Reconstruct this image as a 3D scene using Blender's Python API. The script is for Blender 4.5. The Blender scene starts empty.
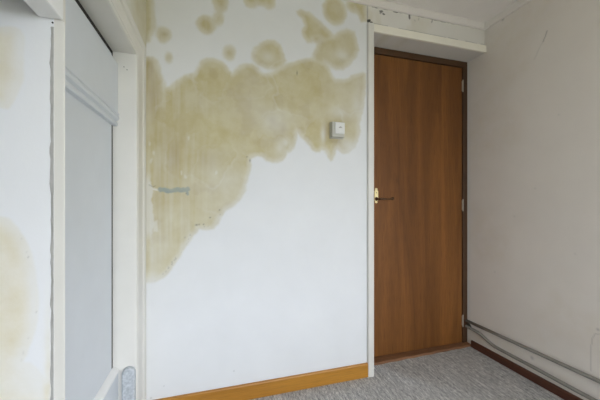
import bpy, bmesh, math, random
import numpy as np
from mathutils import Vector

# ------------------------------------------------------------------ camera, sky, exposure
scene = bpy.context.scene
COL = scene.collection
random.seed(4)

cam_data = bpy.data.cameras.new('camera')
cam_data.sensor_width = 36.0
cam_data.lens = 36.0 * 293.4 / 600.0
cam_data.shift_y = 1.3 / 600.0
cam_data.clip_start = 0.02
camera = bpy.data.objects.new('camera', cam_data)
COL.objects.link(camera)
camera.location = (0, 0, 1.12)
camera.rotation_euler = (math.radians(90), 0, -0.2879)
scene.camera = camera

world = bpy.data.worlds.new('overcast_sky')
scene.world = world
world.use_nodes = True
bg = world.node_tree.nodes['Background']
bg.inputs['Color'].default_value = (0.83, 0.89, 1.0, 1)
bg.inputs['Strength'].default_value = 6.1

scene.view_settings.view_transform = 'Standard'
scene.view_settings.look = 'None'
scene.view_settings.gamma = 1.0
scene.view_settings.use_curve_mapping = False
scene.view_settings.exposure = 1.0

# the window in the wall behind the camera lets the daylight in
WIN = dict(x0=0.10, x1=1.60, z0=0.35, z1=1.95, y=-2.4)       # in the rear wall
WIN2 = dict(y0=-1.95, y1=-0.55, z0=0.35, z1=1.95, x=1.913)     # in the right wall, behind the viewer
def portal(loc, rot, w, h):
    d = bpy.data.lights.new('window_portal', 'AREA')
    d.shape = 'RECTANGLE'; d.size = w; d.size_y = h
    d.cycles.is_portal = True
    o = bpy.data.objects.new('window_portal', d)
    COL.objects.link(o)
    o.location = loc; o.rotation_euler = rot
portal(((WIN['x0'] + WIN['x1']) / 2, WIN['y'] - 0.1, (WIN['z0'] + WIN['z1']) / 2), (math.radians(90), 0, 0), WIN['x1'] - WIN['x0'], WIN['z1'] - WIN['z0'])
portal((WIN2['x'] + 0.1, (WIN2['y0'] + WIN2['y1']) / 2, (WIN2['z0'] + WIN2['z1']) / 2), (math.radians(90), 0, math.radians(90)), WIN2['y1'] - WIN2['y0'], WIN2['z1'] - WIN2['z0'])

# ------------------------------------------------------------------ helpers
def tag(o, label=None, cat=None, kind=None, group=None):
    if label: o['label'] = label
    if cat: o['category'] = cat
    if kind: o['kind'] = kind
    if group: o['group'] = group
    return o

def empty(name, loc):
    o = bpy.data.objects.new(name, None)
    o.location = loc
    o.empty_display_size = 0.05
    COL.objects.link(o)
    return o

def world_loc(o):
    v = Vector((0, 0, 0))
    while o is not None:
        v += o.location
        o = o.parent
    return v

def link(name, me, mat, parent=None, smooth=False):
    """the mesh is given in world coordinates; it becomes relative to its parent"""
    o = bpy.data.objects.new(name, me)
    COL.objects.link(o)
    if parent is not None:
        off = world_loc(parent)
        me.transform(__import__('mathutils').Matrix.Translation(-off))
        o.parent = parent
    me.materials.append(mat)
    if smooth:
        me.polygons.foreach_set('use_smooth', [True] * len(me.polygons))
    return o

def obj(name, bm, mat, parent=None, smooth=False, bevel=0.0, seg=2):
    if bevel > 0:
        bmesh.ops.bevel(bm, geom=list(bm.edges), offset=bevel, segments=seg, affect='EDGES', profile=0.5)
    bmesh.ops.recalc_face_normals(bm, faces=list(bm.faces))
    me = bpy.data.meshes.new(name)
    bm.to_mesh(me)
    bm.free()
    return link(name, me, mat, parent, smooth)

def box(x0, x1, y0, y1, z0, z1, bm=None):
    bm = bm or bmesh.new()
    v = [bm.verts.new(p) for p in ((x0, y0, z0), (x1, y0, z0), (x1, y1, z0), (x0, y1, z0),
                                   (x0, y0, z1), (x1, y0, z1), (x1, y1, z1), (x0, y1, z1))]
    for f in ((0, 3, 2, 1), (4, 5, 6, 7), (0, 1, 5, 4), (1, 2, 6, 5), (2, 3, 7, 6), (3, 0, 4, 7)):
        bm.faces.new([v[i] for i in f])
    return bm

def sweep(rings, closed_ring=True, caps=True, bm=None):
    """rings: lists of points of equal length, skinned one to the next"""
    bm = bm or bmesh.new()
    vs = [[bm.verts.new(p) for p in r] for r in rings]
    n = len(rings[0])
    for a, b in zip(vs, vs[1:]):
        for i in range(n if closed_ring else n - 1):
            j = (i + 1) % n
            bm.faces.new((a[i], a[j], b[j], b[i]))
    if caps:
        bm.faces.new(vs[0][::-1])
        bm.faces.new(vs[-1])
    return bm

def tube(path, radii, n=16, bm=None):
    path = [Vector(p) for p in path]
    if not hasattr(radii, '__len__'):
        radii = [radii] * len(path)
    rings = []
    ref = None
    for i, p in enumerate(path):
        t = (path[min(i + 1, len(path) - 1)] - path[max(i - 1, 0)]).normalized()
        if ref is None:
            ref = Vector((0, 0, 1)) if abs(t.z) < 0.9 else Vector((1, 0, 0))
        a = (ref - t * ref.dot(t)).normalized()
        b = t.cross(a)
        rings.append([p + (a * math.cos(k * 2 * math.pi / n) + b * math.sin(k * 2 * math.pi / n)) * radii[i] for k in range(n)])
    return sweep(rings, bm=bm)

def smooth_path(pts, n=8):
    """Catmull-Rom through the points"""
    P = [Vector(p) for p in pts]
    P = [P[0] * 2 - P[1]] + P + [P[-1] * 2 - P[-2]]
    out = []
    for i in range(1, len(P) - 2):
        for k in range(n):
            t = k / n
            a, b, c, d = P[i - 1], P[i], P[i + 1], P[i + 2]
            out.append(0.5 * ((2 * b) + (c - a) * t + (2 * a - 5 * b + 4 * c - d) * t * t + (3 * b - a - 3 * c + d) * t ** 3))
    out.append(P[-2])
    return out

# ---- numpy fields on walls
def vnoise(x, z, seed, scale):
    rng = np.random.RandomState(seed)
    T = rng.rand(64, 64)
    x = x * scale + 100.0
    z = z * scale + 100.0
    xi = np.floor(x).astype(int); zi = np.floor(z).astype(int)
    fx = x - xi; fz = z - zi
    fx = fx * fx * (3 - 2 * fx); fz = fz * fz * (3 - 2 * fz)
    g = lambda a, b: T[a % 64, b % 64]
    return (g(xi, zi) * (1 - fx) + g(xi + 1, zi) * fx) * (1 - fz) + (g(xi, zi + 1) * (1 - fx) + g(xi + 1, zi + 1) * fx) * fz

def fbm(x, z, seed, scale, octaves=4):
    s = 0; a = 0.5; t = 0
    for k in range(octaves):
        s = s + a * vnoise(x, z, seed + k, scale * 2 ** k); t += a; a *= 0.5
    return s / t

def sstep(a, b, v):
    t = np.clip((v - a) / (b - a), 0, 1)
    return t * t * (3 - 2 * t)

def poly_sd(x, z, poly):
    """signed distance to a closed outline, positive inside"""
    d = np.full(x.shape, 1e9)
    inside = np.zeros(x.shape, bool)
    n = len(poly)
    for i in range(n):
        x1, z1 = poly[i]; x2, z2 = poly[(i + 1) % n]
        ex, ez = x2 - x1, z2 - z1
        L = ex * ex + ez * ez + 1e-12
        t = np.clip(((x - x1) * ex + (z - z1) * ez) / L, 0, 1)
        d = np.minimum(d, (x - x1 - t * ex) ** 2 + (z - z1 - t * ez) ** 2)
        if z1 != z2:
            c = ((z1 > z) != (z2 > z)) & (x < (x2 - x1) * (z - z1) / (z2 - z1) + x1)
            inside ^= c
    d = np.sqrt(d)
    return np.where(inside, d, -d)

def oval_sd(x, z, e):
    cx, cz, rx, rz = e[:4]
    q = np.sqrt(((x - cx) / rx) ** 2 + ((z - cz) / rz) ** 2)
    return (1 - q) * min(rx, rz)

def gauss(x, z, e):
    return np.exp(-(((x - e[0]) / e[2]) ** 2 + ((z - e[1]) / e[3]) ** 2))

def seg_dist(x, z, pts):
    d = np.full(x.shape, 1e9)
    for (x1, z1), (x2, z2) in zip(pts, pts[1:]):
        ex, ez = x2 - x1, z2 - z1
        t = np.clip(((x - x1) * ex + (z - z1) * ez) / (ex * ex + ez * ez + 1e-12), 0, 1)
        d = np.minimum(d, np.hypot(x - x1 - t * ex, z - z1 - t * ez))
    return d

def slab(name, us, vs, to3, back, mat, field=None, parent=None):
    """a solid wall whose front is a fine grid (us by vs) carrying the mask of stains and marks.
    to3(u, v) -> xyz of the front, back = xyz offset to the rear face"""
    U, V = np.meshgrid(us, vs, indexing='ij')
    nu, nv = len(us), len(vs)
    co = np.stack(to3(U, V), -1).reshape(-1, 3)
    idx = np.arange(nu * nv).reshape(nu, nv)
    q = np.stack([idx[:-1, :-1], idx[1:, :-1], idx[1:, 1:], idx[:-1, 1:]], -1).reshape(-1, 4)
    c4 = [idx[0, 0], idx[-1, 0], idx[-1, -1], idx[0, -1]]
    rear = co[c4] + np.array(back)
    n0 = len(co)
    # the sides follow the border of the grid, so that the solid is closed
    border = list(idx[:, 0]) + list(idx[-1, 1:]) + list(idx[-2::-1, -1]) + list(idx[0, -2:0:-1])
    rimco = co[border] + np.array(back)
    co = np.vstack([co, rimco])
    nb = len(border)
    side = [(border[i], n0 + i, n0 + (i + 1) % nb, border[(i + 1) % nb]) for i in range(nb)]
    me = bpy.data.meshes.new(name)
    faces = [tuple(int(k) for k in f) for f in q] + [tuple(int(k) for k in f) for f in side] + [tuple(range(n0 + nb - 1, n0 - 1, -1))]
    me.from_pydata([tuple(map(float, p)) for p in co], [], faces)
    bm = bmesh.new(); bm.from_mesh(me)
    bmesh.ops.recalc_face_normals(bm, faces=list(bm.faces))
    bm.to_mesh(me); bm.free()
    a = me.color_attributes.new('stain', 'FLOAT_COLOR', 'POINT')
    m = me.color_attributes.new('marks', 'FLOAT_COLOR', 'POINT')
    A = np.zeros((len(co), 4), np.float32); M = np.zeros((len(co), 4), np.float32)
    if field:
        s, mk = field(U.ravel(), V.ravel())
        for k in range(3):
            A[:n0, k] = s[k]; M[:n0, k] = mk[k]
    a.data.foreach_set('color', A.ravel())
    m.data.foreach_set('color', M.ravel())
    return link(name, me, mat, parent)

def axis(a, fine0, fine1, b, step, coarse=0.12):
    """grid stops: coarse outside, fine within [fine0, fine1]"""
    out = []
    if fine0 > a: out += list(np.linspace(a, fine0, max(2, int((fine0 - a) / coarse) + 1))[:-1])
    out += list(np.linspace(fine0, fine1, int((fine1 - fine0) / step) + 1))
    if b > fine1: out += list(np.linspace(fine1, b, max(2, int((b - fine1) / coarse) + 1))[1:])
    return np.array(out)

# ------------------------------------------------------------------ materials
class NT:
    def __init__(self, name, rough=0.6, spec=0.5, metal=0.0):
        self.m = bpy.data.materials.new(name)
        self.m.use_nodes = True
        self.t = self.m.node_tree
        self.b = self.t.nodes['Principled BSDF']
        self.b.inputs['Roughness'].default_value = rough
        self.b.inputs['Specular IOR Level'].default_value = spec
        self.b.inputs['Metallic'].default_value = metal
        self.co = self.t.nodes.new('ShaderNodeTexCoord').outputs['Object']
    def set(self, sock, val):
        if hasattr(val, 'is_output'): self.t.links.new(val, sock)
        else: sock.default_value = val
    def noise(self, scale=(1, 1, 1), rot=(0, 0, 0), freq=1.0, detail=4, rough=0.55, dist=0.0):
        mp = self.t.nodes.new('ShaderNodeMapping')
        mp.inputs['Scale'].default_value = scale
        mp.inputs['Rotation'].default_value = rot
        self.t.links.new(self.co, mp.inputs['Vector'])
        n = self.t.nodes.new('ShaderNodeTexNoise')
        n.inputs['Scale'].default_value = freq
        n.inputs['Detail'].default_value = detail
        n.inputs['Roughness'].default_value = rough
        n.inputs['Distortion'].default_value = dist
        self.t.links.new(mp.outputs[0], n.inputs['Vector'])
        return n.outputs['Fac']
    def ramp(self, fac, stops):
        r = self.t.nodes.new('ShaderNodeValToRGB')
        self.t.links.new(fac, r.inputs['Fac'])
        e = r.color_ramp.elements
        while len(e) < len(stops): e.new(0.5)
        for k, (p, c) in enumerate(stops):
            e[k].position = p
            e[k].color = (*c, 1) if len(c) == 3 else c
        return r.outputs['Color']
    def mix(self, fac, a, b, mode='MIX'):
        n = self.t.nodes.new('ShaderNodeMix')
        n.data_type = 'RGBA'; n.blend_type = mode
        self.set(n.inputs['Factor'], fac)
        self.set(n.inputs['A'], (*a, 1) if isinstance(a, tuple) else a)
        self.set(n.inputs['B'], (*b, 1) if isinstance(b, tuple) else b)
        return n.outputs['Result']
    def math(self, op, a, b=0.0):
        n = self.t.nodes.new('ShaderNodeMath'); n.operation = op
        self.set(n.inputs[0], a); self.set(n.inputs[1], b)
        return n.outputs[0]
    def attr(self, name):
        n = self.t.nodes.new('ShaderNodeAttribute'); n.attribute_name = name
        s = self.t.nodes.new('ShaderNodeSeparateColor')
        self.t.links.new(n.outputs['Color'], s.inputs[0])
        return s.outputs
    def color(self, c): self.set(self.b.inputs['Base Color'], (*c, 1) if isinstance(c, tuple) else c)
    def bump(self, h, strength=0.2, dist=0.002):
        n = self.t.nodes.new('ShaderNodeBump')
        n.inputs['Strength'].default_value = strength
        n.inputs['Distance'].default_value = dist
        self.t.links.new(h, n.inputs['Height'])
        self.t.links.new(n.outputs[0], self.b.inputs['Normal'])

def paint(name, base, vary=0.06, rough=0.65, bump=0.12, spec=0.3):
    t = NT(name, rough, spec)
    n = t.noise(freq=7, detail=5)
    d = tuple(c * (1 - vary * 1.6) for c in base)
    t.color(t.mix(n, d, tuple(min(1, c * (1 + vary * 0.5)) for c in base)))
    t.bump(t.noise(freq=160, detail=3), bump, 0.001)
    return t.m

def stained_paint(name, base, stain, brown):
    """painted plaster; masks: stain.r tide stain, stain.g brown tinge and thermostat shade, stain.b bare patch, marks.r dark dirt and lintel shadow line, marks.g chipped pale paint"""
    t = NT(name, 0.6, 0.3)
    n = t.noise(freq=5, detail=5)
    wall = t.mix(n, tuple(c * 0.94 for c in base), tuple(min(1, c * 1.03) for c in base))
    st = t.attr('stain'); mk = t.attr('marks')
    streak = t.noise(scale=(26, 26, 2.2), freq=1, detail=4)
    blot = t.noise(freq=13, detail=6, rough=0.62)
    sc = t.mix(t.ramp(blot, [(0.32, (0, 0, 0)), (0.68, (1, 1, 1))]), tuple(c * k for c, k in zip(stain, (0.93, 0.90, 0.80))), tuple(min(1, c * k) for c, k in zip(stain, (1.06, 1.08, 1.18))))
    sc = t.mix(t.math('MULTIPLY', streak, 0.22), sc, brown)
    sc = t.mix(st[1], sc, brown)
    c = t.mix(st[0], wall, sc)
    c = t.mix(mk[1], c, (0.74, 0.73, 0.68))
    c = t.mix(st[2], c, (0.30, 0.36, 0.35))
    c = t.mix(mk[0], c, (0.045, 0.042, 0.035))
    t.color(c)
    h = t.math('ADD', t.noise(freq=150, detail=3), t.math('MULTIPLY', mk[1], 2.0))
    t.bump(h, 0.14, 0.001)
    return t.m

def wood(name, dark, light, grain, rough=0.45, freq=1.0, spec=0.5, pores=0.35):
    """grain: the axis the fibres run along (0, 1, 2)"""
    t = NT(name, rough, spec)
    def sc(a, b): return tuple(b if k == grain else a for k in range(3))
    broad = t.noise(scale=sc(7 * freq, 0.55 * freq), freq=1, detail=5, rough=0.6, dist=0.9)
    fine = t.noise(scale=sc(70 * freq, 2.4 * freq), freq=1, detail=4, rough=0.6, dist=0.2)
    pore = t.noise(scale=sc(260 * freq, 9 * freq), freq=1, detail=2)
    mid = tuple((a + b) / 2 for a, b in zip(dark, light))
    c = t.ramp(broad, [(0.30, dark), (0.5, mid), (0.72, light)])
    c = t.mix(t.math('MULTIPLY', fine, 0.75), c, tuple(x * 0.62 for x in mid), 'MIX')
    c = t.mix(t.ramp(pore, [(0.52, (0, 0, 0)), (0.68, (pores, pores, pores))]), c, tuple(x * 0.35 for x in dark))
    t.color(c)
    t.bump(fine, 0.08, 0.001)
    return t.m

M = {}
M['wall_back'] = stained_paint('water_stained_plaster', (0.80, 0.81, 0.81), (0.60, 0.545, 0.325), (0.44, 0.355, 0.18))
M['wall_return'] = stained_paint('tide_marked_plaster', (0.87, 0.88, 0.88), (0.82, 0.77, 0.60), (0.73, 0.65, 0.46))
M['wall_left'] = stained_paint('yellowed_plaster', (0.78, 0.78, 0.72), (0.66, 0.60, 0.36), (0.50, 0.40, 0.2))
M['wall_right'] = stained_paint('grey_white_plaster', (0.83, 0.78, 0.715), (0.76, 0.70, 0.61), (0.4, 0.33, 0.2))
M['over_door'] = stained_paint('cracked_plaster', (0.76, 0.735, 0.68), (0.55, 0.5, 0.3), (0.4, 0.33, 0.2))
M['plain'] = paint('plain_beige_plaster', (0.52, 0.48, 0.40))
M['lintel'] = paint('lintel_cream_paint', (0.92, 0.88, 0.77), rough=0.4, spec=0.5, bump=0.08)
M['ceiling'] = paint('ceiling_paint', (0.90, 0.855, 0.81))
M['cornice'] = paint('cornice_paint', (0.82, 0.775, 0.72))
M['cream'] = paint('cream_gloss_paint', (0.80, 0.78, 0.715), rough=0.38, spec=0.5, bump=0.08)
M['cream2'] = paint('pale_cream_gloss_paint', (0.78, 0.76, 0.70), rough=0.4, spec=0.5, bump=0.08)
M['white_gloss'] = paint('white_gloss_paint', (0.88, 0.88, 0.86), vary=0.03, rough=0.35, spec=0.5, bump=0.05)
M['grey_door'] = paint('grey_gloss_paint', (0.70, 0.735, 0.765), vary=0.05, rough=0.42, spec=0.5, bump=0.06)
M['door'] = wood('teak_veneer', (0.100, 0.033, 0.006), (0.330, 0.130, 0.028), 2, rough=0.5, spec=0.35)
M['frame'] = wood('dark_stained_frame', (0.045, 0.019, 0.006), (0.09, 0.039, 0.011), 2, rough=0.5)
M['head'] = wood('dark_stained_head', (0.06, 0.024, 0.007), (0.115, 0.050, 0.014), 0, rough=0.5)
M['threshold'] = wood('worn_threshold_wood', (0.13, 0.05, 0.02), (0.42, 0.21, 0.095), 0, rough=0.6)
M['pine'] = wood('varnished_pine', (0.42, 0.17, 0.018), (0.62, 0.29, 0.035), 0, rough=0.4)
M['mahogany'] = wood('dark_red_skirting', (0.075, 0.024, 0.012), (0.15, 0.050, 0.024), 1, rough=0.45)

def brass():
    t = NT('polished_brass', 0.3, 0.5, 1.0)
    t.color(t.mix(t.noise(freq=60), (0.90, 0.74, 0.36), (0.98, 0.88, 0.55)))
    return t.m
M['brass'] = brass()
def simple(name, a, b, freq, rough, metal=0.0, bumps=0.0):
    t = NT(name, rough, 0.5, metal)
    n = t.noise(freq=freq, detail=5)
    t.color(t.mix(n, a, b))
    if bumps: t.bump(n, bumps, 0.002)
    return t.m
M['bronze'] = simple('aged_bronze', (0.10, 0.055, 0.03), (0.22, 0.13, 0.08), 90, 0.22, 0.9)
M['hinge'] = simple('painted_steel_hinge', (0.42, 0.38, 0.31), (0.55, 0.51, 0.44), 80, 0.35, 0.3)
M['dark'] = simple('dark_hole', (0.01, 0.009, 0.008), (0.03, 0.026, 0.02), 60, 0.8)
M['pipe'] = simple('grey_pipe_paint', (0.26, 0.25, 0.22), (0.34, 0.325, 0.29), 25, 0.25, 0.0)
M['zinc'] = simple('weathered_zinc', (0.22, 0.25, 0.27), (0.80, 0.83, 0.85), 95, 0.5, 0.1, 0.4)
M['plastic'] = simple('ivory_plastic', (0.50, 0.49, 0.42), (0.56, 0.55, 0.48), 20, 0.4)
M['plastic_light'] = simple('white_plastic_cover', (0.72, 0.72, 0.69), (0.78, 0.78, 0.75), 20, 0.35)
M['screw'] = simple('dull_screw', (0.25, 0.24, 0.21), (0.4, 0.38, 0.33), 200, 0.5, 0.5)
M['caulk'] = simple('grey_dirty_filler', (0.40, 0.385, 0.36), (0.66, 0.65, 0.62), 45, 0.8, 0.0, 0.4)
M['lawn'] = simple('lawn_green', (0.17, 0.165, 0.10), (0.24, 0.23, 0.15), 2, 0.9)
M['flake'] = simple('peeling_paint', (0.70, 0.69, 0.64), (0.8, 0.79, 0.75), 60, 0.6)

def carpet():
    t = NT('grey_streaked_carpet', 0.95, 0.1)
    r = (0, 0, -0.72)
    streak = t.noise(scale=(260, 42, 50), rot=r, freq=1, detail=3, rough=0.6, dist=0.3)
    streak2 = t.noise(scale=(75, 9, 20), rot=r, freq=1, detail=3, rough=0.6, dist=0.4)
    pile = t.noise(freq=420, detail=2)
    big = t.noise(freq=2.2, detail=3)
    c = t.ramp(t.math('ADD', t.math('MULTIPLY', streak, 0.65), t.math('MULTIPLY', streak2, 0.35)),
               [(0.38, (0.22, 0.22, 0.225)), (0.46, (0.44, 0.44, 0.44)), (0.53, (0.60, 0.595, 0.58)), (0.62, (0.92, 0.905, 0.87))])
    c = t.mix(t.math('MULTIPLY', big, 0.25), c, (0.34, 0.32, 0.29))
    t.color(c)
    t.bump(t.math('ADD', pile, streak), 0.7, 0.004)
    return t.m
M['carpet'] = carpet()

# ------------------------------------------------------------------ the room (metres)
XR, XL, YB, YDOOR, YN, ZC, YR = 1.913, -0.332, 1.683, 1.84, 0.797, 2.41, -2.4
XO = -1.6                                    # outer left wall of the space beyond the partition

STAIN_POLYS = [[(-0.361, 1.863),(-0.305, 1.871),(-0.286, 1.858),(-0.267, 1.819),(-0.248, 1.763),(-0.233, 1.718),(-0.214, 1.725),(-0.189, 1.76),(-0.15, 1.791),(-0.104, 1.813),(-0.084, 1.848),(-0.063, 1.883),(-0.032, 1.901),(0.005, 1.909),(0.042, 1.9),(0.069, 1.879),(0.085, 1.853),(0.101, 1.841),(0.118, 1.863),(0.14, 1.888),(0.179, 1.905),(0.218, 1.904),(0.247, 1.885),(0.27, 1.865),(0.293, 1.862),(0.323, 1.872),(0.346, 1.886),(0.376, 1.908),(0.418, 1.931),(0.474, 1.956),(0.53, 1.979),(0.574, 1.991),(0.613, 1.987),(0.658, 1.969),(0.691, 1.942),(0.711, 1.902),(0.731, 1.882),(0.772, 1.884),(0.813, 1.895),(0.841, 1.917),(0.876, 1.934),(0.918, 1.946),(0.94, 1.942),(0.94, 1.846),(0.929, 1.768),(0.918, 1.703),(0.904, 1.664),(0.897, 1.612),(0.897, 1.561),(0.883, 1.51),(0.862, 1.458),(0.82, 1.424),(0.772, 1.422),(0.738, 1.445),(0.731, 1.432),(0.725, 1.407),(0.711, 1.376),(0.698, 1.37),(0.678, 1.393),(0.658, 1.435),(0.639, 1.44),(0.626, 1.427),(0.606, 1.42),(0.581, 1.431),(0.555, 1.46),(0.523, 1.494),(0.498, 1.517),(0.483, 1.534),(0.477, 1.491),(0.461, 1.449),(0.437, 1.418),(0.421, 1.411),(0.412, 1.387),(0.394, 1.363),(0.364, 1.347),(0.328, 1.343),(0.293, 1.356),(0.27, 1.375),(0.241, 1.38),(0.213, 1.37),(0.204, 1.355),(0.206, 1.321),(0.201, 1.287),(0.193, 1.235),(0.179, 1.184),(0.145, 1.127),(0.112, 1.094),(0.069, 1.066),(0.042, 1.033),(0.021, 0.995),(-0.001, 0.968),(-0.037, 0.963),(-0.073, 0.97),(-0.094, 0.943),(-0.114, 0.917),(-0.145, 0.875),(-0.164, 0.839),(-0.189, 0.792),(-0.219, 0.746),(-0.248, 0.722),(-0.277, 0.708),(-0.305, 0.7),(-0.361, 0.704)], [(0.606, 1.98),(0.6, 2.022),(0.6, 2.064),(0.619, 2.104),(0.665, 2.129),(0.718, 2.144),(0.758, 2.182),(0.806, 2.202),(0.855, 2.191),(0.876, 2.144),(0.89, 2.082),(0.869, 2.029),(0.827, 1.979),(0.779, 1.947),(0.731, 1.941),(0.678, 1.959),(0.639, 1.978)], [(0.474, 2.254),(0.511, 2.27),(0.555, 2.263),(0.593, 2.24),(0.632, 2.216),(0.665, 2.185),(0.691, 2.14),(0.652, 2.109),(0.613, 2.115),(0.581, 2.104),(0.568, 2.078),(0.542, 2.077),(0.517, 2.106),(0.505, 2.146),(0.523, 2.179),(0.511, 2.213),(0.486, 2.232)], [(0.813, 2.373),(0.869, 2.396),(0.911, 2.392),(0.947, 2.38),(0.947, 2.277),(0.904, 2.263),(0.886, 2.304),(0.855, 2.33)], [(-0.361, 2.183),(-0.3, 2.195),(-0.3, 2.117),(-0.286, 2.067),(-0.286, 2.025),(-0.3, 1.992),(-0.314, 1.953),(-0.361, 1.935)], [(0.21, 1.96),(0.224, 1.996),(0.253, 2.027),(0.299, 2.054),(0.34, 2.057),(0.376, 2.037),(0.394, 1.998),(0.412, 1.954),(0.394, 1.916),(0.352, 1.89),(0.299, 1.886),(0.247, 1.902),(0.218, 1.933)], [(0.021, 2.187),(0.053, 2.193),(0.047, 2.159),(0.05, 2.126),(0.031, 2.095),(-0.001, 2.09),(-0.001, 2.117),(0.021, 2.143)]]
STAIN_OVALS = [(0.725, 2.3, 0.081, 0.09),(0.207, 2.268, 0.04, 0.046),(0.311, 2.288, 0.038, 0.049),(0.258, 2.295, 0.07, 0.046),(0.039, 2.229, 0.043, 0.058),(-0.037, 2.086, 0.047, 0.052),(0.031, 2.128, 0.021, 0.03),(-0.248, 1.997, 0.031, 0.04),(-0.227, 1.877, 0.019, 0.027),(0.085, 1.951, 0.034, 0.042),(0.626, 2.001, 0.046, 0.055),(0.665, 2.136, 0.046, 0.037),(0.6, 2.113, 0.039, 0.03),(0.841, 2.353, 0.042, 0.038)]
STAIN_FADED = [(0.346, 1.606, 0.133, 0.082, 0.3),(0.772, 2.034, 0.055, 0.037, 0.5),(0.305, 1.956, 0.041, 0.035, 0.45),(0.745, 1.669, 0.068, 0.037, 0.45),(0.876, 1.731, 0.042, 0.089, 0.45),(0.827, 1.468, 0.07, 0.057, 0.55),(0.376, 1.433, 0.03, 0.047, 0.35),(0.412, 1.47, 0.024, 0.029, 0.5),(0.27, 1.871, 0.029, 0.012, 0.5),(0.09, 1.239, 0.066, 0.078, 0.15),(-0.267, 0.865, 0.068, 0.094, 0.15),(-0.037, 1.291, 0.063, 0.066, 0.12),(0.645, 1.526, 0.016, 0.061, 0.6),(-0.305, 0.825, 0.024, 0.115, 0.25),(-0.305, 0.721, 0.038, 0.031, 0.4)]
STAIN_SHADE_BROWN = [(-0.3, 1.674, 0.038, 0.182, 0.8),(-0.194, 1.446, 0.09, 0.159, 0.45),(-0.027, 1.346, 0.074, 0.055, 0.45),(-0.199, 1.392, 0.04, 0.064, 0.4),(0.328, 1.593, 0.024, 0.023, 0.55),(0.394, 1.539, 0.024, 0.047, 0.3),(0.639, 1.801, 0.079, 0.061, 0.25),(0.911, 1.843, 0.029, 0.077, 0.4),(0.793, 1.642, 0.062, 0.05, 0.25),(-0.267, 1.101, 0.039, 0.131, 0.35),(-0.209, 1.18, 0.09, 0.106, 0.25),(-0.228, 1.312, 0.069, 0.053, 0.3),(0.672, 1.552, 0.023, 0.049, 1.3),(0.731, 1.494, 0.061, 0.016, 1.0),(0.145, 1.748, 0.231, 0.113, 0.12)]  # brown stain tinges, plus thermostat shadow painted left of and below it
STAIN_LOBES = [(-0.001, 1.804, 0.102, 0.104, 0.05),(0.173, 1.808, 0.103, 0.096, -0.04),(0.334, 1.436, 0.096, 0.093, 0.06),(0.047, 1.26, 0.16, 0.211, -0.05),(0.613, 1.53, 0.092, 0.11, 0.07),(0.827, 1.802, 0.12, 0.132, -0.05),(0.48, 1.796, 0.153, 0.173, 0.06),(-0.068, 1.399, 0.181, 0.185, 0.05),(0.691, 1.56, 0.06, 0.148, 0.05),(0.364, 1.508, 0.122, 0.152, -0.05),(-0.194, 0.914, 0.131, 0.202, -0.04),(-0.145, 1.636, 0.112, 0.161, 0.05)]
WALL_SPECKS = [(-0.086, 0.992, 0.008, 0.005),(-0.073, 0.994, 0.004, 0.004),(-0.05, 0.994, 0.004, 0.004),(-0.145, 0.926, 0.004, 0.005),(-0.016, 1.031, 0.005, 0.004),(0.034, 1.072, 0.004, 0.004),(-0.197, 0.808, 0.004, 0.004),(-0.209, 0.788, 0.003, 0.004),(-0.224, 0.768, 0.003, 0.004),(-0.238, 0.75, 0.003, 0.004),(-0.253, 0.738, 0.003, 0.004),(0.201, 1.352, 0.004, 0.009),(0.184, 1.372, 0.005, 0.003),(-0.139, 1.162, 0.003, 0.003),(0.48, 1.885, 0.004, 0.013),(0.112, 0.168, 0.004, 0.004),(-0.248, 0.148, 0.003, 0.003),(-0.31, 0.097, 0.005, 0.005)]
RETURN_POLYS = [[(-0.512, 1.486),(-0.444, 1.497),(-0.43, 1.499),(-0.418, 1.5),(-0.409, 1.496),(-0.404, 1.482),(-0.405, 1.455),(-0.407, 1.421),(-0.407, 1.388),(-0.413, 1.361),(-0.422, 1.336),(-0.43, 1.324),(-0.444, 1.325),(-0.512, 1.319)], [(-0.544, 1.102),(-0.444, 1.088),(-0.43, 1.081),(-0.414, 1.061),(-0.402, 1.039),(-0.393, 1.012),(-0.385, 0.978),(-0.379, 0.939),(-0.378, 0.899),(-0.38, 0.854),(-0.389, 0.811),(-0.396, 0.785),(-0.404, 0.764),(-0.391, 0.76),(-0.373, 0.741),(-0.365, 0.722),(-0.361, 0.694),(-0.358, 0.626),(-0.358, 0.4),(-0.544, 0.458)]]
RETURN_FADED = [(-0.409, 1.465, 0.011, 0.04, 0.45),(-0.391, 0.711, 0.041, 0.04, 0.55),(-0.384, 0.9, 0.009, 0.101, 0.3)]
RETURN_SPECKS = [(-0.405, 1.037, 0.001, 0.002),(-0.396, 1.007, 0.001, 0.002),(-0.395, 0.996, 0.001, 0.002),(-0.38, 0.872, 0.001, 0.002),(-0.393, 0.816, 0.001, 0.002),(-0.402, 0.784, 0.001, 0.004),(-0.405, 0.769, 0.001, 0.002)]


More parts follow.
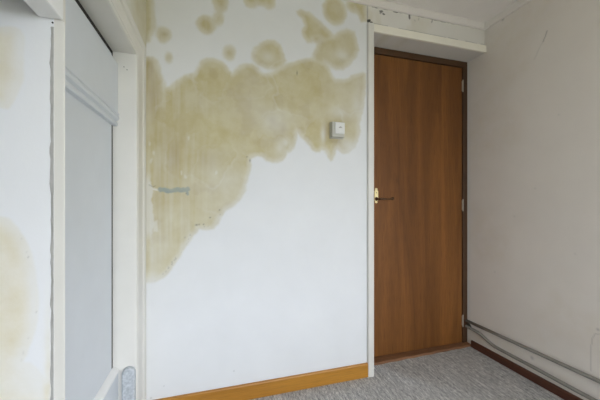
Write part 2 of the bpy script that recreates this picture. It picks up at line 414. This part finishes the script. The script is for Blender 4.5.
def back_field(x, z):
    wx = x + (fbm(x, z, 11, 14) - 0.5) * 0.018
    wz = z + (fbm(x, z, 31, 14) - 0.5) * 0.018
    wx += (fbm(x, z, 61, 60, 2) - 0.5) * 0.008
    K = 0.007                                  # neighbouring stains run into one another
    acc = np.zeros(x.shape)
    for p in STAIN_POLYS: acc = acc + np.exp(np.clip(poly_sd(wx, wz, p), -0.3, 0.12) / K)
    for e in STAIN_OVALS: acc = acc + np.exp(np.clip(oval_sd(wx, wz, e), -0.3, 0.12) / K)
    sd = K * np.log(acc + 1e-12)
    soft = 0.010 + 0.010 * fbm(x, z, 5, 5)
    core = sstep(-0.012, soft - 0.006, sd) * 0.62 + sstep(0.006, 0.035, sd) * 0.38
    tone = 0.90 + 0.30 * (fbm(x, z, 71, 9, 5) - 0.5)
    for e in STAIN_FADED: core = core * (1 - e[4] * gauss(x, z, e))
    # overlapping tide lobes inside the big stain
    lx = wx + (fbm(x, z, 83, 9, 4) - 0.5) * 0.13
    lz = wz + (fbm(x, z, 87, 9, 4) - 0.5) * 0.13
    for e in STAIN_LOBES:
        ls = oval_sd(lx, lz, e)
        tone = tone + e[4] * sstep(-0.006, 0.012, ls) - 0.13 * np.exp(-((ls + 0.004) / 0.007) ** 2) * sstep(0.35, 0.8, vnoise(x, z, 37, 6)) + 0.08 * np.exp(-((ls - 0.010) / 0.007) ** 2) * sstep(0.3, 0.8, vnoise(x, z, 39, 6))
    left = sstep(0.10, -0.22, x) * sstep(0.7, 0.9, z)
    tone = tone + left * (fbm(x * 4.0, z * 0.22, 47, 14, 4) - 0.5) * 0.55
    # the lower reach of the stain is thinner
    tone = tone * (0.88 + 0.12 * sstep(0.95, 1.5, z))
    s = np.clip(core * tone, 0, 1)
    b = np.zeros(x.shape)
    for e in STAIN_SHADE_BROWN: b = b + e[4] * gauss(x, z, e)
    b = b * (0.45 + 1.1 * fbm(x * 1.6, z * 0.25, 91, 24, 3)) + 0.35 * sstep(0.58, 0.75, fbm(x, z, 57, 11, 4))
    b = np.clip(b, 0, 1)
    rim = np.exp(-((sd - 0.004) / 0.005) ** 2) * 0.12
    b = np.clip(b * 0.8 + rim * (z < 1.6), 0, 1) 
    # unpainted teal-grey strip
    band = seg_dist(x, z, [(-0.262, 1.180), (-0.22, 1.177), (-0.133, 1.184)])
    teal = sstep(0.016, 0.009, band + (fbm(x, z, 7, 55, 2) - 0.5) * 0.016)
    teal = np.maximum(teal, sstep(0.009, 0.004, seg_dist(x, z, [(-0.136, 1.18), (-0.131, 1.158)])))
    teal = teal * (0.62 + 0.38 * fbm(x * 1.0, z, 17, 60, 2))
    # chipped pale paint along the architrave
    edge = -0.300 + 0.022 * (fbm(x * 0 + 1, z, 23, 16, 4) - 0.5) * 2
    chip = sstep(0.006, -0.004, x - edge) * sstep(0.90, 0.97, z) * sstep(1.30, 1.2, z) * 0.75
    chip = np.maximum(chip, 0.6 * sstep(0.0, 0.012, poly_sd(wx, wz, [(-0.31, 1.02), (-0.272, 1.03), (-0.268, 0.95), (-0.30, 0.955)])))
    chip = np.maximum(chip, 0.85 * sstep(0.007, 0.003, seg_dist(wx, z, [(-0.315, 1.215), (-0.30, 1.185), (-0.268, 1.178)])))
    for zz, xx in ((1.33, -0.31), (1.42, -0.315), (1.37, -0.30), (1.27, -0.16), (1.25, -0.14), (1.46, -0.13), (1.28, 0.02)):
        chip = np.maximum(chip, 0.5 * sstep(0.008, 0.003, np.hypot(wx - xx, (wz - zz) * 0.45)))
    dark = np.zeros(x.shape)
    for e in WALL_SPECKS: dark = np.maximum(dark, (0.65 if e[1] > 0.95 else 0.35) * np.exp(-(((x - e[0]) / (e[2] * 0.9)) ** 2 + ((z - e[1]) / (e[3] * 0.9)) ** 2)))
    lower = np.exp(-((sd - 0.012) / 0.008) ** 2) * (z < 1.1) * (vnoise(x, z, 44, 110) > 0.86)
    dark = np.maximum(dark, 0.28 * lower)
    joint = sstep(0.004, 0.001, np.abs(x - 0.945)) * 0.15
    dark = np.maximum(dark, joint)
    dark = np.maximum(dark, 0.35 * sstep(0.004, 0.001, seg_dist(x, z, [(-0.318, 1.205), (-0.30, 1.195), (-0.29, 1.2)])))
    crack = 0.5 * sstep(0.0045, 0.002, np.abs(z - 2.378)) * (vnoise(x, z * 0, 3, 30) > 0.45) * (x > 0.86)
    dark = np.maximum(dark, crack)
    return (s, b, teal), (dark, chip * (1 - teal), s * 0)

def return_field(x, z):
    wx = x + (fbm(x, z, 12, 18) - 0.5) * 0.010
    wz = z + (fbm(x, z, 32, 18) - 0.5) * 0.012
    sd = np.full(x.shape, -1.0)
    for p in RETURN_POLYS: sd = np.maximum(sd, poly_sd(wx, wz, p))
    core = sstep(-0.006, 0.002, sd) * 0.45 + sstep(0.002, 0.035, sd) * 0.50
    for e in RETURN_FADED: core = core * (1 - e[4] * gauss(x, z, e))
    s = np.clip(core * (0.85 + 0.3 * (fbm(x, z, 72, 12) - 0.5)), 0, 1)
    fr = gauss(x, z, (-0.357, 0.72, 0.008, 0.13)) * 0.5 * (0.5 + fbm(x, z, 8, 40))
    s = np.clip(s + fr, 0, 1)
    dark = np.zeros(x.shape)
    for e in RETURN_SPECKS: dark = np.maximum(dark, 0.5 * np.exp(-(((x - e[0]) / e[2]) ** 2 + ((z - e[1]) / e[3]) ** 2)))
    return (s, gauss(x, z, (-0.47, 1.42, 0.05, 0.08)) * 0.35 + gauss(x, z, (-0.47, 0.9, 0.06, 0.12)) * 0.2, s * 0), (dark, s * 0, s * 0)

def right_field(y, z):
    dark = np.zeros(y.shape)
    j = (fbm(y, z, 9, 50, 2) - 0.5) * 0.004
    dark = np.maximum(dark, 0.42 * sstep(0.005, 0.001, seg_dist(y + j, z, [(1.262, 2.138), (1.273, 2.108), (1.285, 2.085)])))
    dark = np.maximum(dark, 0.14 * sstep(0.005, 0.001, seg_dist(y + j, z, [(1.285, 2.085), (1.301, 2.062), (1.335, 2.0)])))
    dark = np.maximum(dark, 0.22 * sstep(0.004, 0.001, seg_dist(y + j, z, [(1.05, 0.225), (1.05, 0.335), (1.043, 0.40), (1.03, 0.43), (0.99, 0.437)])))
    for (a, b, r, k) in ((1.54, 2.372, 0.009, 0.4), (1.348, 0.14, 0.010, 0.35), (1.02, 0.455, 0.007, 0.35), (1.2, 1.62, 0.005, 0.15), (1.33, 1.20, 0.006, 0.12), (1.46, 1.02, 0.006, 0.15), (1.12, 0.83, 0.005, 0.15), (1.6, 0.62, 0.006, 0.15)):
        dark = np.maximum(dark, k * np.exp(-((y - a) ** 2 + (z - b) ** 2) / r ** 2))
    # ragged edge of the plaster against the door frame
    hole = sstep(0.004, -0.006, np.hypot((y - 1.835) * 0.8, (z - 0.155)) - 0.026 - 0.02 * (fbm(y, z, 77, 60, 3) - 0.5) * 2)
    dark = np.maximum(dark, 0.95 * hole)
    pale = sstep(0.014, 0.004, np.abs(y - 1.823)) * sstep(0.2, 0.3, z) * 0.7
    s = 0.25 * sstep(0.5, 0.7, fbm(y, z, 55, 2.5, 3))
    return (s, s * 0, s * 0), (dark, pale, s * 0)

def over_field(x, z):
    nz = (fbm(x, z, 19, 40, 3) - 0.5)
    line = sstep(0.006, 0.001, np.abs(z - 2.377 + nz * 0.012)) * np.clip((vnoise(x, z * 0, 3, 26) - 0.25) * 2.2, 0, 1) * sstep(1.75, 1.35, x)
    dark = 0.85 * line
    for (a, b, rx, rz, k) in ((1.049, 2.357, 0.016, 0.007, 0.75), (1.068, 2.342, 0.011, 0.007, 0.8), (1.045, 2.345, 0.008, 0.008, 0.5), (0.957, 2.279, 0.014, 0.010, 0.95), (0.976, 2.270, 0.010, 0.007, 0.9),
                           (1.263, 2.359, 0.008, 0.020, 0.8), (1.449, 2.364, 0.006, 0.010, 0.4), (1.16, 2.374, 0.02, 0.005, 0.7), (1.34, 2.36, 0.005, 0.012, 0.25), (1.31, 2.345, 0.005, 0.012, 0.2)):
        g = np.exp(-(((x - a + nz * 0.02) / rx) ** 2 + ((z - b + nz * 0.02) / rz) ** 2))
        dark = np.maximum(dark, k * sstep(0.2, 0.6, g))
    dark = np.maximum(dark, 0.35 * sstep(0.004, 0.001, np.abs(z - 2.270 + nz * 0.006)) * (vnoise(x, z * 0, 6, 14) > 0.25))  # shadow line along the lintel's top edge, painted as a broken dark line
    dark = np.maximum(dark, 0.5 * gauss(x, z, (0.950, 2.33, 0.004, 0.08)))
    s = 0.55 * sstep(0.45, 0.75, fbm(x, z, 66, 6, 4)) * sstep(1.6, 1.1, x)
    return (s, s * 0.2, s * 0), (np.clip(dark, 0, 1), s * 0, s * 0)

# back wall, water stained
o = slab('wall_back', axis(XO, -0.36, 0.947, 0.947, 0.004), axis(0, 0.0, ZC, ZC, 0.004),
         lambda u, v: (u, u * 0 + YB, v), (0, 0.2, 0), M['wall_back'], back_field)
tag(o, 'white plaster back wall with large yellow-brown water stains', 'wall', 'structure')
o = slab('wall_over_door', axis(0.947, 0.947, XR, XR, 0.003), axis(2.211, 2.211, ZC, ZC, 0.003),
         lambda u, v: (u, u * 0 + YB, v), (0, 0.2, 0), M['over_door'], over_field)
tag(o, 'cracked cream plaster strip and soffit above the brown door', 'wall', 'structure')
o = slab('wall_right', axis(-0.5, 0.9, 2.1, 2.1, 0.005), axis(0, 0.0, ZC, ZC, 0.005),
         lambda u, v: (u * 0 + XR, u, v), (0.15, 0, 0), M['wall_right'], right_field)
tag(o, 'plain grey-white plaster wall to the right of the brown door', 'wall', 'structure')
o = slab('wall_return', axis(XO, -0.62, -0.346, -0.346, 0.003), axis(0, 0.5, 1.75, ZC, 0.003),
         lambda u, v: (u, u * 0 + YN, v), (0, 0.016, 0), M['wall_return'], return_field)
tag(o, 'near white wall end with pale yellow tide stains at the left', 'wall', 'structure')

def left_field(y, z):
    s = 0.85 * sstep(1.20, 1.60, y + (fbm(y, z, 3, 8) - 0.5) * 0.2) * (0.5 + 0.5 * fbm(y, z, 4, 10))
    return (s, s * 0.15, s * 0), (s * 0, s * 0, s * 0)
wl = slab('wall_left', axis(YN + 0.018, YN + 0.018, YB, YB, 0.01), axis(1.80, 1.80, ZC, ZC, 0.01),
          lambda u, v: (u * 0 + XL, u, v), (-0.125, 0, 0), M['wall_left'], left_field)
tag(wl, 'yellowed plaster left wall above the cream door surround', 'wall', 'structure')
slab('pier', axis(1.475, 1.475, YB, YB, 0.008), axis(0, 0, 1.80, 1.80, 0.01),
     lambda u, v: (u * 0 + XL, u, v), (-0.125, 0, 0), M['wall_left'], left_field, parent=wl)

tag(obj('wall_partition', box(-0.376, -0.327, YR, YN, 1.533, ZC), M['white_gloss'], bevel=0.004),
    'white painted beam overhead at the upper left corner', 'wall', 'structure')
tag(obj('wall_partition_pier', box(-0.376, -0.331, YR, -0.55, 0.0, 1.533), M['plain']),
    'white partition pier under the beam behind the viewer', 'wall', 'structure')
tag(obj('wall_outer', box(XO - 0.15, XO, YR - 0.15, 1.883, 0, ZC), M['plain']),
    'plain white outer wall of the side space', 'wall', 'structure')
tag(obj('wall_behind_door', box(0.947, XR, 1.95, 2.1, 0, ZC), M['plain']),  # unseen backing, added so no daylight leaks in round the door
    'plain backing wall added behind the brown door to stop light leaks', 'wall', 'structure')
# rear wall with its window
bm = box(XO, WIN['x0'], YR - 0.15, YR, 0, ZC)
box(WIN['x1'], XR, YR - 0.15, YR, 0, ZC, bm)
box(WIN['x0'], WIN['x1'], YR - 0.15, YR, 0, WIN['z0'], bm)
box(WIN['x0'], WIN['x1'], YR - 0.15, YR, WIN['z1'], ZC, bm)
tag(obj('wall_rear', bm, M['plain']), 'plain white rear wall around the window', 'wall', 'structure')
wroot = empty('window_1', ((WIN['x0'] + WIN['x1']) / 2, YR - 0.05, WIN['z0']))
tag(wroot, 'white framed two-light window in the rear wall', 'window', 'structure')
t_ = 0.05
for nm, a in (('stile', (WIN['x0'], WIN['x0'] + t_, WIN['z0'], WIN['z1'])), ('stile', (WIN['x1'] - t_, WIN['x1'], WIN['z0'], WIN['z1'])),
              ('mullion', ((WIN['x0'] + WIN['x1']) / 2 - 0.025, (WIN['x0'] + WIN['x1']) / 2 + 0.025, WIN['z0'] + t_, WIN['z1'] - t_)),
              ('bottom_rail', (WIN['x0'] + t_, WIN['x1'] - t_, WIN['z0'], WIN['z0'] + t_)), ('top_rail', (WIN['x0'] + t_, WIN['x1'] - t_, WIN['z1'] - t_, WIN['z1']))):
    obj(nm, box(a[0], a[1], YR - 0.08, YR - 0.02, a[2], a[3]), M['white_gloss'], wroot)
obj('window_sill', box(WIN['x0'] - 0.05, WIN['x1'] + 0.05, YR, YR + 0.12, WIN['z0'] - 0.03, WIN['z0']), M['white_gloss'], wroot, bevel=0.005)

bm = box(XR, XR + 0.15, YR - 0.15, WIN2['y0'], 0, ZC)
box(XR, XR + 0.15, WIN2['y1'], -0.5, 0, ZC, bm)
box(XR, XR + 0.15, WIN2['y0'], WIN2['y1'], 0, WIN2['z0'], bm)
box(XR, XR + 0.15, WIN2['y0'], WIN2['y1'], WIN2['z1'], ZC, bm)
tag(obj('wall_right_rear', bm, M['plain']), 'white wall around the side window behind the viewer', 'wall', 'structure')
wroot = empty('window_2', (XR + 0.05, (WIN2['y0'] + WIN2['y1']) / 2, WIN2['z0']))
tag(wroot, 'white framed side window in the right wall behind the viewer', 'window', 'structure')
for nm, a in (('stile', (WIN2['y0'], WIN2['y0'] + t_, WIN2['z0'], WIN2['z1'])), ('stile', (WIN2['y1'] - t_, WIN2['y1'], WIN2['z0'], WIN2['z1'])),
              ('bottom_rail', (WIN2['y0'] + t_, WIN2['y1'] - t_, WIN2['z0'], WIN2['z0'] + t_)), ('top_rail', (WIN2['y0'] + t_, WIN2['y1'] - t_, WIN2['z1'] - t_, WIN2['z1']))):
    obj(nm, box(XR + 0.02, XR + 0.08, a[0], a[1], a[2], a[3]), M['white_gloss'], wroot)

tag(obj('floor', box(XO - 0.15, XR + 0.15, YR - 0.15, 2.1, -0.12, 0), M['carpet']),
    'grey streaked woven carpet floor', 'floor', 'structure')
tag(obj('ceiling', box(XO - 0.15, XR + 0.15, YR - 0.15, 2.1, ZC, ZC + 0.12), M['ceiling']),
    'off-white flat ceiling', 'ceiling', 'structure')
tag(obj('ground', box(-40, 40, -40, 40, -0.5, -0.3), M['lawn']),
    'dull green lawn outside the windows', 'lawn', 'structure')

# cornice: a small cove with a bead, along the back and the right wall
COVE = [(0, 0), (0.009, 0), (0.012, 0.004), (0.012, 0.008), (0.017, 0.012), (0.024, 0.021), (0.027, 0.027), (0.031, 0.028), (0.031, 0.034), (0, 0.034)]
z0 = ZC - 0.034
bm = sweep([[(x, YB - p, z0 + h) for p, h in COVE] for x in (XL,)] + [[(XR - p, YB - p, z0 + h) for p, h in COVE]])
tag(obj('trim_1', bm, M['cornice']), 'narrow white cornice along the top of the back wall', 'cornice', 'structure')
bm = sweep([[(XR - p, YB - p, z0 + h) for p, h in COVE], [(XR - p, YR, z0 + h) for p, h in COVE]])
tag(obj('trim_2', bm, M['cornice']), 'narrow white cornice along the top of the right wall', 'cornice', 'structure')

# skirtings
def skirting_profile(h, t): return [(0, 0), (t, 0), (t, h - 0.006), (t - 0.002, h - 0.002), (t - 0.006, h), (0, h)]
bm = sweep([[(x, YB - p, h) for p, h in skirting_profile(0.086, 0.014)] for x in (-0.328, 0.947)])
tag(obj('baseboard_back', bm, M['pine']), 'orange varnished pine skirting board below the stained wall', 'skirting', 'structure')
bm = sweep([[(XR - p, y, h) for p, h in skirting_profile(0.051, 0.013)] for y in (YR, 1.79)])
tag(obj('baseboard_right', bm, M['mahogany']), 'dark red-brown skirting board along the right wall', 'skirting', 'structure')

# ------------------------------------------------------------------ brown door
d1 = empty('door_1', (1.46, YDOOR, 0))
tag(d1, 'brown teak veneer door with brass plate in a recessed opening', 'door', 'structure')
# painted lining and casing of the recess
def cas(pts, z_0, z_1): return sweep([[(x, y, z) for x, y in pts] for z in (z_0, z_1)])
YC = 1.664
pts = [(0.9472, YB), (0.9472, YC + 0.006), (0.951, YC + 0.001), (0.958, YC), (0.962, YC + 0.002), (0.966, YC), (0.978, YC), (0.985, YC + 0.001), (0.990, YC + 0.006), (0.990, 1.82), (0.975, 1.82), (0.975, YB)]
obj('casing_post', cas(pts, 0, 2.258), M['cream2'], d1)
YL = YC + 0.004
lp = [(YB, 2.259), (YL + 0.002, 2.259), (YL, 2.257), (YL, 2.211), (YL + 0.002, 2.209), (YB, 2.209)]
obj('lintel_board', sweep([[(x, y, z) for y, z in lp] for x in (0.990, XR)]), M['lintel'], d1)
obj('frame_head', box(1.0, XR, YDOOR - 0.006, YDOOR + 0.08, 2.166, 2.211), M['head'], d1, bevel=0.002)
obj('frame_jamb', box(1.0, 1.052, YDOOR - 0.006, YDOOR + 0.08, 0.0, 2.166), M['frame'], d1, bevel=0.002)
obj('frame_jamb', box(1.869, XR, YDOOR - 0.006, YDOOR + 0.08, 0.0, 2.166), M['frame'], d1, bevel=0.002)
leaf = obj('door_leaf', box(1.056, 1.8645, YDOOR, YDOOR + 0.04, 0.019, 2.161), M['door'], d1, bevel=0.0015)
th = [(1.773, 0), (1.773, 0.012), (1.777, 0.016), (1.815, 0.0165), (YDOOR + 0.08, 0.0165), (YDOOR + 0.08, 0)]
rings = []
for k in range(25):
    x = 1.0 + (XR - 0.001 - 1.0) * k / 24
    dy = 0.022 * (k / 24) + 0.003 * math.sin(k * 1.7)
    rings.append([(x, y + (dy if y < 1.8 else 0), z + (0.0015 * math.sin(k * 2.3) if z > 0.005 and y < 1.8 else 0)) for y, z in th])
obj('threshold', sweep(rings), M['threshold'], d1)
for zc in (2.020, 1.090, 0.188):
    bm = tube([(1.8672, YDOOR - 0.008, zc - 0.040), (1.8672, YDOOR - 0.008, zc + 0.040)], 0.0042, 12)
    h = obj('hinge', bm, M['hinge'], d1, smooth=False)
    obj('hinge_leaf', box(1.8645, 1.8705, YDOOR - 0.004, YDOOR + 0.001, zc - 0.038, zc + 0.038), M['hinge'], h)
    for zz in (-0.043, 0.043):
        obj('finial', tube([(1.8672, YDOOR - 0.008, zc + zz - 0.004), (1.8672, YDOOR - 0.008, zc + zz), (1.8672, YDOOR - 0.008, zc + zz + 0.004)], [0.003, 0.0045, 0.003], 10), M['hinge'], h)
# brass long plate with waisted ends
def plate_outline(cx, zc):
    half = [(0.0, 0.054), (0.005, 0.0535), (0.009, 0.050), (0.010, 0.045), (0.008, 0.040), (0.0105, 0.037), (0.0145, 0.034), (0.0155, 0.028), (0.0155, 0.0)]
    r = half + [(x, -z) for x, z in half[-2::-1]]
    return [(cx + x, zc + z) for x, z in r] + [(cx - x, zc + z) for x, z in r[-2:0:-1]]
PX, PZ = 1.107, 1.160
ol = plate_outline(PX, PZ)
bm = sweep([[(x, YDOOR, z) for x, z in ol], [(x, YDOOR - 0.003, z) for x, z in ol],
            [(PX + (x - PX) * 0.9, YDOOR - 0.0045, PZ + (z - PZ) * 0.97) for x, z in ol]])
pl = obj('lock_plate', bm, M['brass'], d1)
pl['label'] = 'bright brass lock plate'
for (zz, r) in ((1.180, 0.003), (1.125, 0.002)):
    obj('keyhole', tube([(PX, YDOOR - 0.0035, zz), (PX, YDOOR - 0.0055, zz)], r, 10), M['dark'], pl)
hz = 1.137
neck = [(PX, YDOOR - 0.004, hz), (PX, YDOOR - 0.012, hz), (PX, YDOOR - 0.035, hz), (PX + 0.004, YDOOR - 0.045, hz), (PX + 0.014, YDOOR - 0.049, hz),
        (PX + 0.035, YDOOR - 0.050, hz - 0.001), (PX + 0.06, YDOOR - 0.050, hz - 0.002), (PX + 0.08, YDOOR - 0.050, hz - 0.001), (PX + 0.092, YDOOR - 0.050, hz + 0.001), (PX + 0.100, YDOOR - 0.050, hz + 0.002), (PX + 0.108, YDOOR - 0.050, hz + 0.002), (PX + 0.112, YDOOR - 0.050, hz + 0.002)]
rad = [0.011, 0.008, 0.0065, 0.007, 0.0075, 0.0065, 0.0055, 0.006, 0.0085, 0.0105, 0.0085, 0.002]
hd = obj('door_handle', tube(neck, rad, 14), M['bronze'], d1, smooth=True)
hd['label'] = 'dark bronze lever handle with a round end'
obj('rosette', tube([(PX, YDOOR - 0.004, hz), (PX, YDOOR - 0.009, hz), (PX, YDOOR - 0.011, hz)], [0.0135, 0.0125, 0.008], 20), M['bronze'], hd, smooth=True)

# ------------------------------------------------------------------ grey cupboard door in the left wall
d2 = empty('door_2', (-0.40, 1.19, 0))
tag(d2, 'grey painted cupboard door in a cream moulded surround', 'door', 'structure')
YA, YZ, ZT = 0.816, 1.450, 1.770
XP = -0.416
PROF = [(0, 0), (0, 0.006), (0.003, 0.009), (0.010, 0.010), (0.016, 0.009), (0.018, 0.004), (0.024, 0.004), (0.026, 0.008), (0.104, 0.008), (0.110, 0.003), (0.122, 0.003), (0.130, 0.009), (0.146, 0.011), (0.165, 0.010), (0.180, 0.005), (0.188, 0.005), (0.194, 0.002), (0.194, 0)]
def ring_at(kind):
    out = []
    for w, p in PROF:
        if kind == 'n1': q = (YA, ZT + w * 0.70)
        if kind == 'f1': q = (YZ + w * 1.09, ZT + w * 0.70)
        if kind == 'f0': q = (YZ + w * 1.09, 0.0)
        out.append((XL + p, q[0], q[1]))
    return out
obj('architrave', sweep([ring_at('f1'), ring_at('f0')]), M['cream'], d2)
obj('architrave', sweep([ring_at('n1'), ring_at('f1')]), M['cream'], d2)
obj('near_casing', sweep([[(x, y, z) for x, y in ((-0.346, YN), (-0.3275, YN), (-0.3265, YN + 0.001), (-0.3265, YN + 0.004), (-0.338, YN + 0.006), (-0.338, YA), (-0.346, YA))] for z in (0, 1.533)]), M['cream'], d2)
obj('near_casing', box(-0.346, XL, YN + 0.001, YA, 1.533, ZC), M['cream'], d2)
jf = obj('jamb_lining', box(-0.47, XL, YZ, YZ + 0.025, 0, ZT + 0.03), M['cream2'], d2)
obj('jamb_lining', box(-0.47, -0.3465, YA - 0.0025, YA, 0, ZT + 0.03), M['cream2'], d2)
obj('head_lining', box(-0.47, XL, YA, YZ, ZT, ZT + 0.03), M['cream2'], d2)
for (sx, sz) in ((-0.374, 1.708), (-0.362, 1.697)):
    obj('screw', tube([(sx, YZ + 0.001, sz), (sx, YZ - 0.0015, sz)], 0.0025, 8), M['screw'], jf)
G = 0.018
lf = obj('door_leaf', box(XP - 0.022, XP, YA + G, YZ - G, 0.02, ZT - G), M['grey_door'], d2, bevel=0.0015)
obj('void_shade', box(-0.468, -0.442, YA, YZ, 0.0, ZT), M['dark'], d2)  # dark backing that stands for the unlit void behind the leaf
obj('gap_shade', box(-0.442, -0.4175, YZ - G, YZ, 0.0, ZT), M['dark'], d2)  # dark strips put in the door gap in place of its shade
obj('gap_shade', box(-0.442, -0.4175, YA, YZ - G, ZT - G, ZT), M['dark'], d2)
# proud top board with a moulded lower edge
def prof_y(p, y0, y1): return sweep([[(XP + a, y, z) for a, z in p] for y in (y0, y1)])
topb = obj('top_board', prof_y([(0, 1.503), (0.017, 1.503), (0.019, 1.506), (0.019, 1.716), (0.016, 1.722), (0, 1.722)], YA + 0.001, YZ - 0.001), M['grey_door'], d2)
obj('moulding', prof_y([(0, 1.446), (0.015, 1.446), (0.018, 1.449), (0.018, 1.461), (0.012, 1.464), (0.012, 1.468), (0.022, 1.474), (0.025, 1.481), (0.023, 1.488), (0.018, 1.490), (0.020, 1.492), (0.024, 1.495), (0.024, 1.500), (0.017, 1.503), (0, 1.503)], YA + 0.001, YZ - 0.001), M['grey_door'], topb)
bot = obj('bottom_board', prof_y([(0, 0.02), (0.020, 0.02), (0.020, 0.384), (0.018, 0.388), (0, 0.402)], YA + 0.001, YZ - 0.001), M['grey_door'], d2)
obj('edge_bead', prof_y([(0.0005, 0.4025), (0.008, 0.399), (0.019, 0.390), (0.0225, 0.386), (0.0225, 0.378), (0.0185, 0.376), (0.0185, 0.388)], YA + 0.002, YZ - 0.002), M['white_gloss'], bot)

# dirty filler line between the casing and the near wall end
rng = random.Random(3)
rings = []
for k in range(90):
    z = 0.30 + (1.515 - 0.30) * k / 89
    w = 0.0024 + 0.0014 * rng.random() + (0.0006 if 1.15 < z < 1.45 else 0)
    x0 = -0.3465 + 0.0006 * rng.random()
    d = 0.0016 + 0.0014 * rng.random()
    rings.append([(x0, YN + 0.001, z), (x0, YN - d, z), (x0 - w * 0.6, YN - d * 0.8, z), (x0 - w * 2.0, YN - 0.0004, z), (x0 - w * 2.0, YN + 0.001, z)])
o = obj('trim_3', sweep(rings), M['caulk'])
tag(o, 'ragged grey filler line beside the near cream casing', 'filler', 'structure')
o = obj('nail_head', tube([(-0.3475, YN - 0.0025, 1.5235), (-0.3475, YN - 0.004, 1.5235), (-0.3475, YN - 0.005, 1.5235)], [0.0019, 0.0019, 0.0010], 10), M['dark'])
tag(o, 'small dark nail head at the top of the near casing', 'nail')

# rounded grey guard on the cupboard jamb
ol = []
gx0, gx1, gz = -0.380, -0.327, 0.366
for k in range(17):
    a = math.pi * k / 16
    ol.append(((gx0 + gx1) / 2 + (gx1 - gx0) / 2 * math.cos(a), gz + 0.030 * math.sin(a)))
ol = [(gx1, 0.001)] + ol + [(gx0, 0.001)]
cxm = (gx0 + gx1) / 2
def shrink(p, k, dz): return (cxm + (p[0] - cxm) * k, p[1] - (dz if p[1] > 0.1 else 0))
bm = sweep([[(x, YZ, z) for x, z in ol], [(x, YZ - 0.012, z) for x, z in ol],
            [(shrink(p, 0.92, 0.002)[0], YZ - 0.018, shrink(p, 0.92, 0.002)[1]) for p in ol],
            [(shrink(p, 0.72, 0.007)[0], YZ - 0.021, shrink(p, 0.72, 0.007)[1]) for p in ol]])
o = obj('guard_plate', bm, M['zinc'])
tag(o, 'mottled grey round-topped metal guard at the foot of the cupboard jamb', 'guard plate')

# ------------------------------------------------------------------ thermostat box on the stained wall
th_ = empty('thermostat', (0.739, YB, 1.507))
tag(th_, 'small square white thermostat box on the stained wall', 'thermostat')
obj('back_plate', box(0.688, 0.776, YB - 0.012, YB, 1.507, 1.606), M['plastic'], th_, bevel=0.002)
obj('housing', box(0.690, 0.774, YB - 0.036, YB - 0.012, 1.511, 1.604), M['plastic'], th_, bevel=0.004)
cv = obj('front_cover', box(0.708, 0.771, YB - 0.044, YB - 0.036, 1.530, 1.600), M['plastic_light'], th_, bevel=0.003)
obj('grip_mark', box(0.732, 0.752, YB - 0.0448, YB - 0.044, 1.566, 1.570), M['screw'], cv)
obj('grip_mark', box(0.737, 0.747, YB - 0.0448, YB - 0.044, 1.5725, 1.575), M['screw'], cv)

# ------------------------------------------------------------------ heating pipes on the right wall
R_ = 0.0105
px = XR - R_ - 0.003
o = obj('heating_pipe', tube([(px, y, 0.188 + 0.008 * (1.82 - y) / 0.8) for y in (1.838, 1.5, 1.0, 0.4, -0.4, -2.3)], R_, 18), M['pipe'], smooth=True)
tag(o, 'straight upper grey heating pipe along the right wall', 'pipe')
pts = smooth_path([(px, 1.838, 0.143), (px, 1.78, 0.142), (px, 1.725, 0.139), (px, 1.69, 0.131), (px, 1.64, 0.112), (px, 1.60, 0.101), (px, 1.55, 0.097), (px, 1.3, 0.093), (px, 1.0, 0.086), (px, 0.3, 0.082), (px, -2.3, 0.082)], 8)
o = obj('heating_pipe', tube(pts, R_, 18), M['pipe'], smooth=True)
tag(o, 'lower grey heating pipe with a bend beside the brown door', 'pipe')
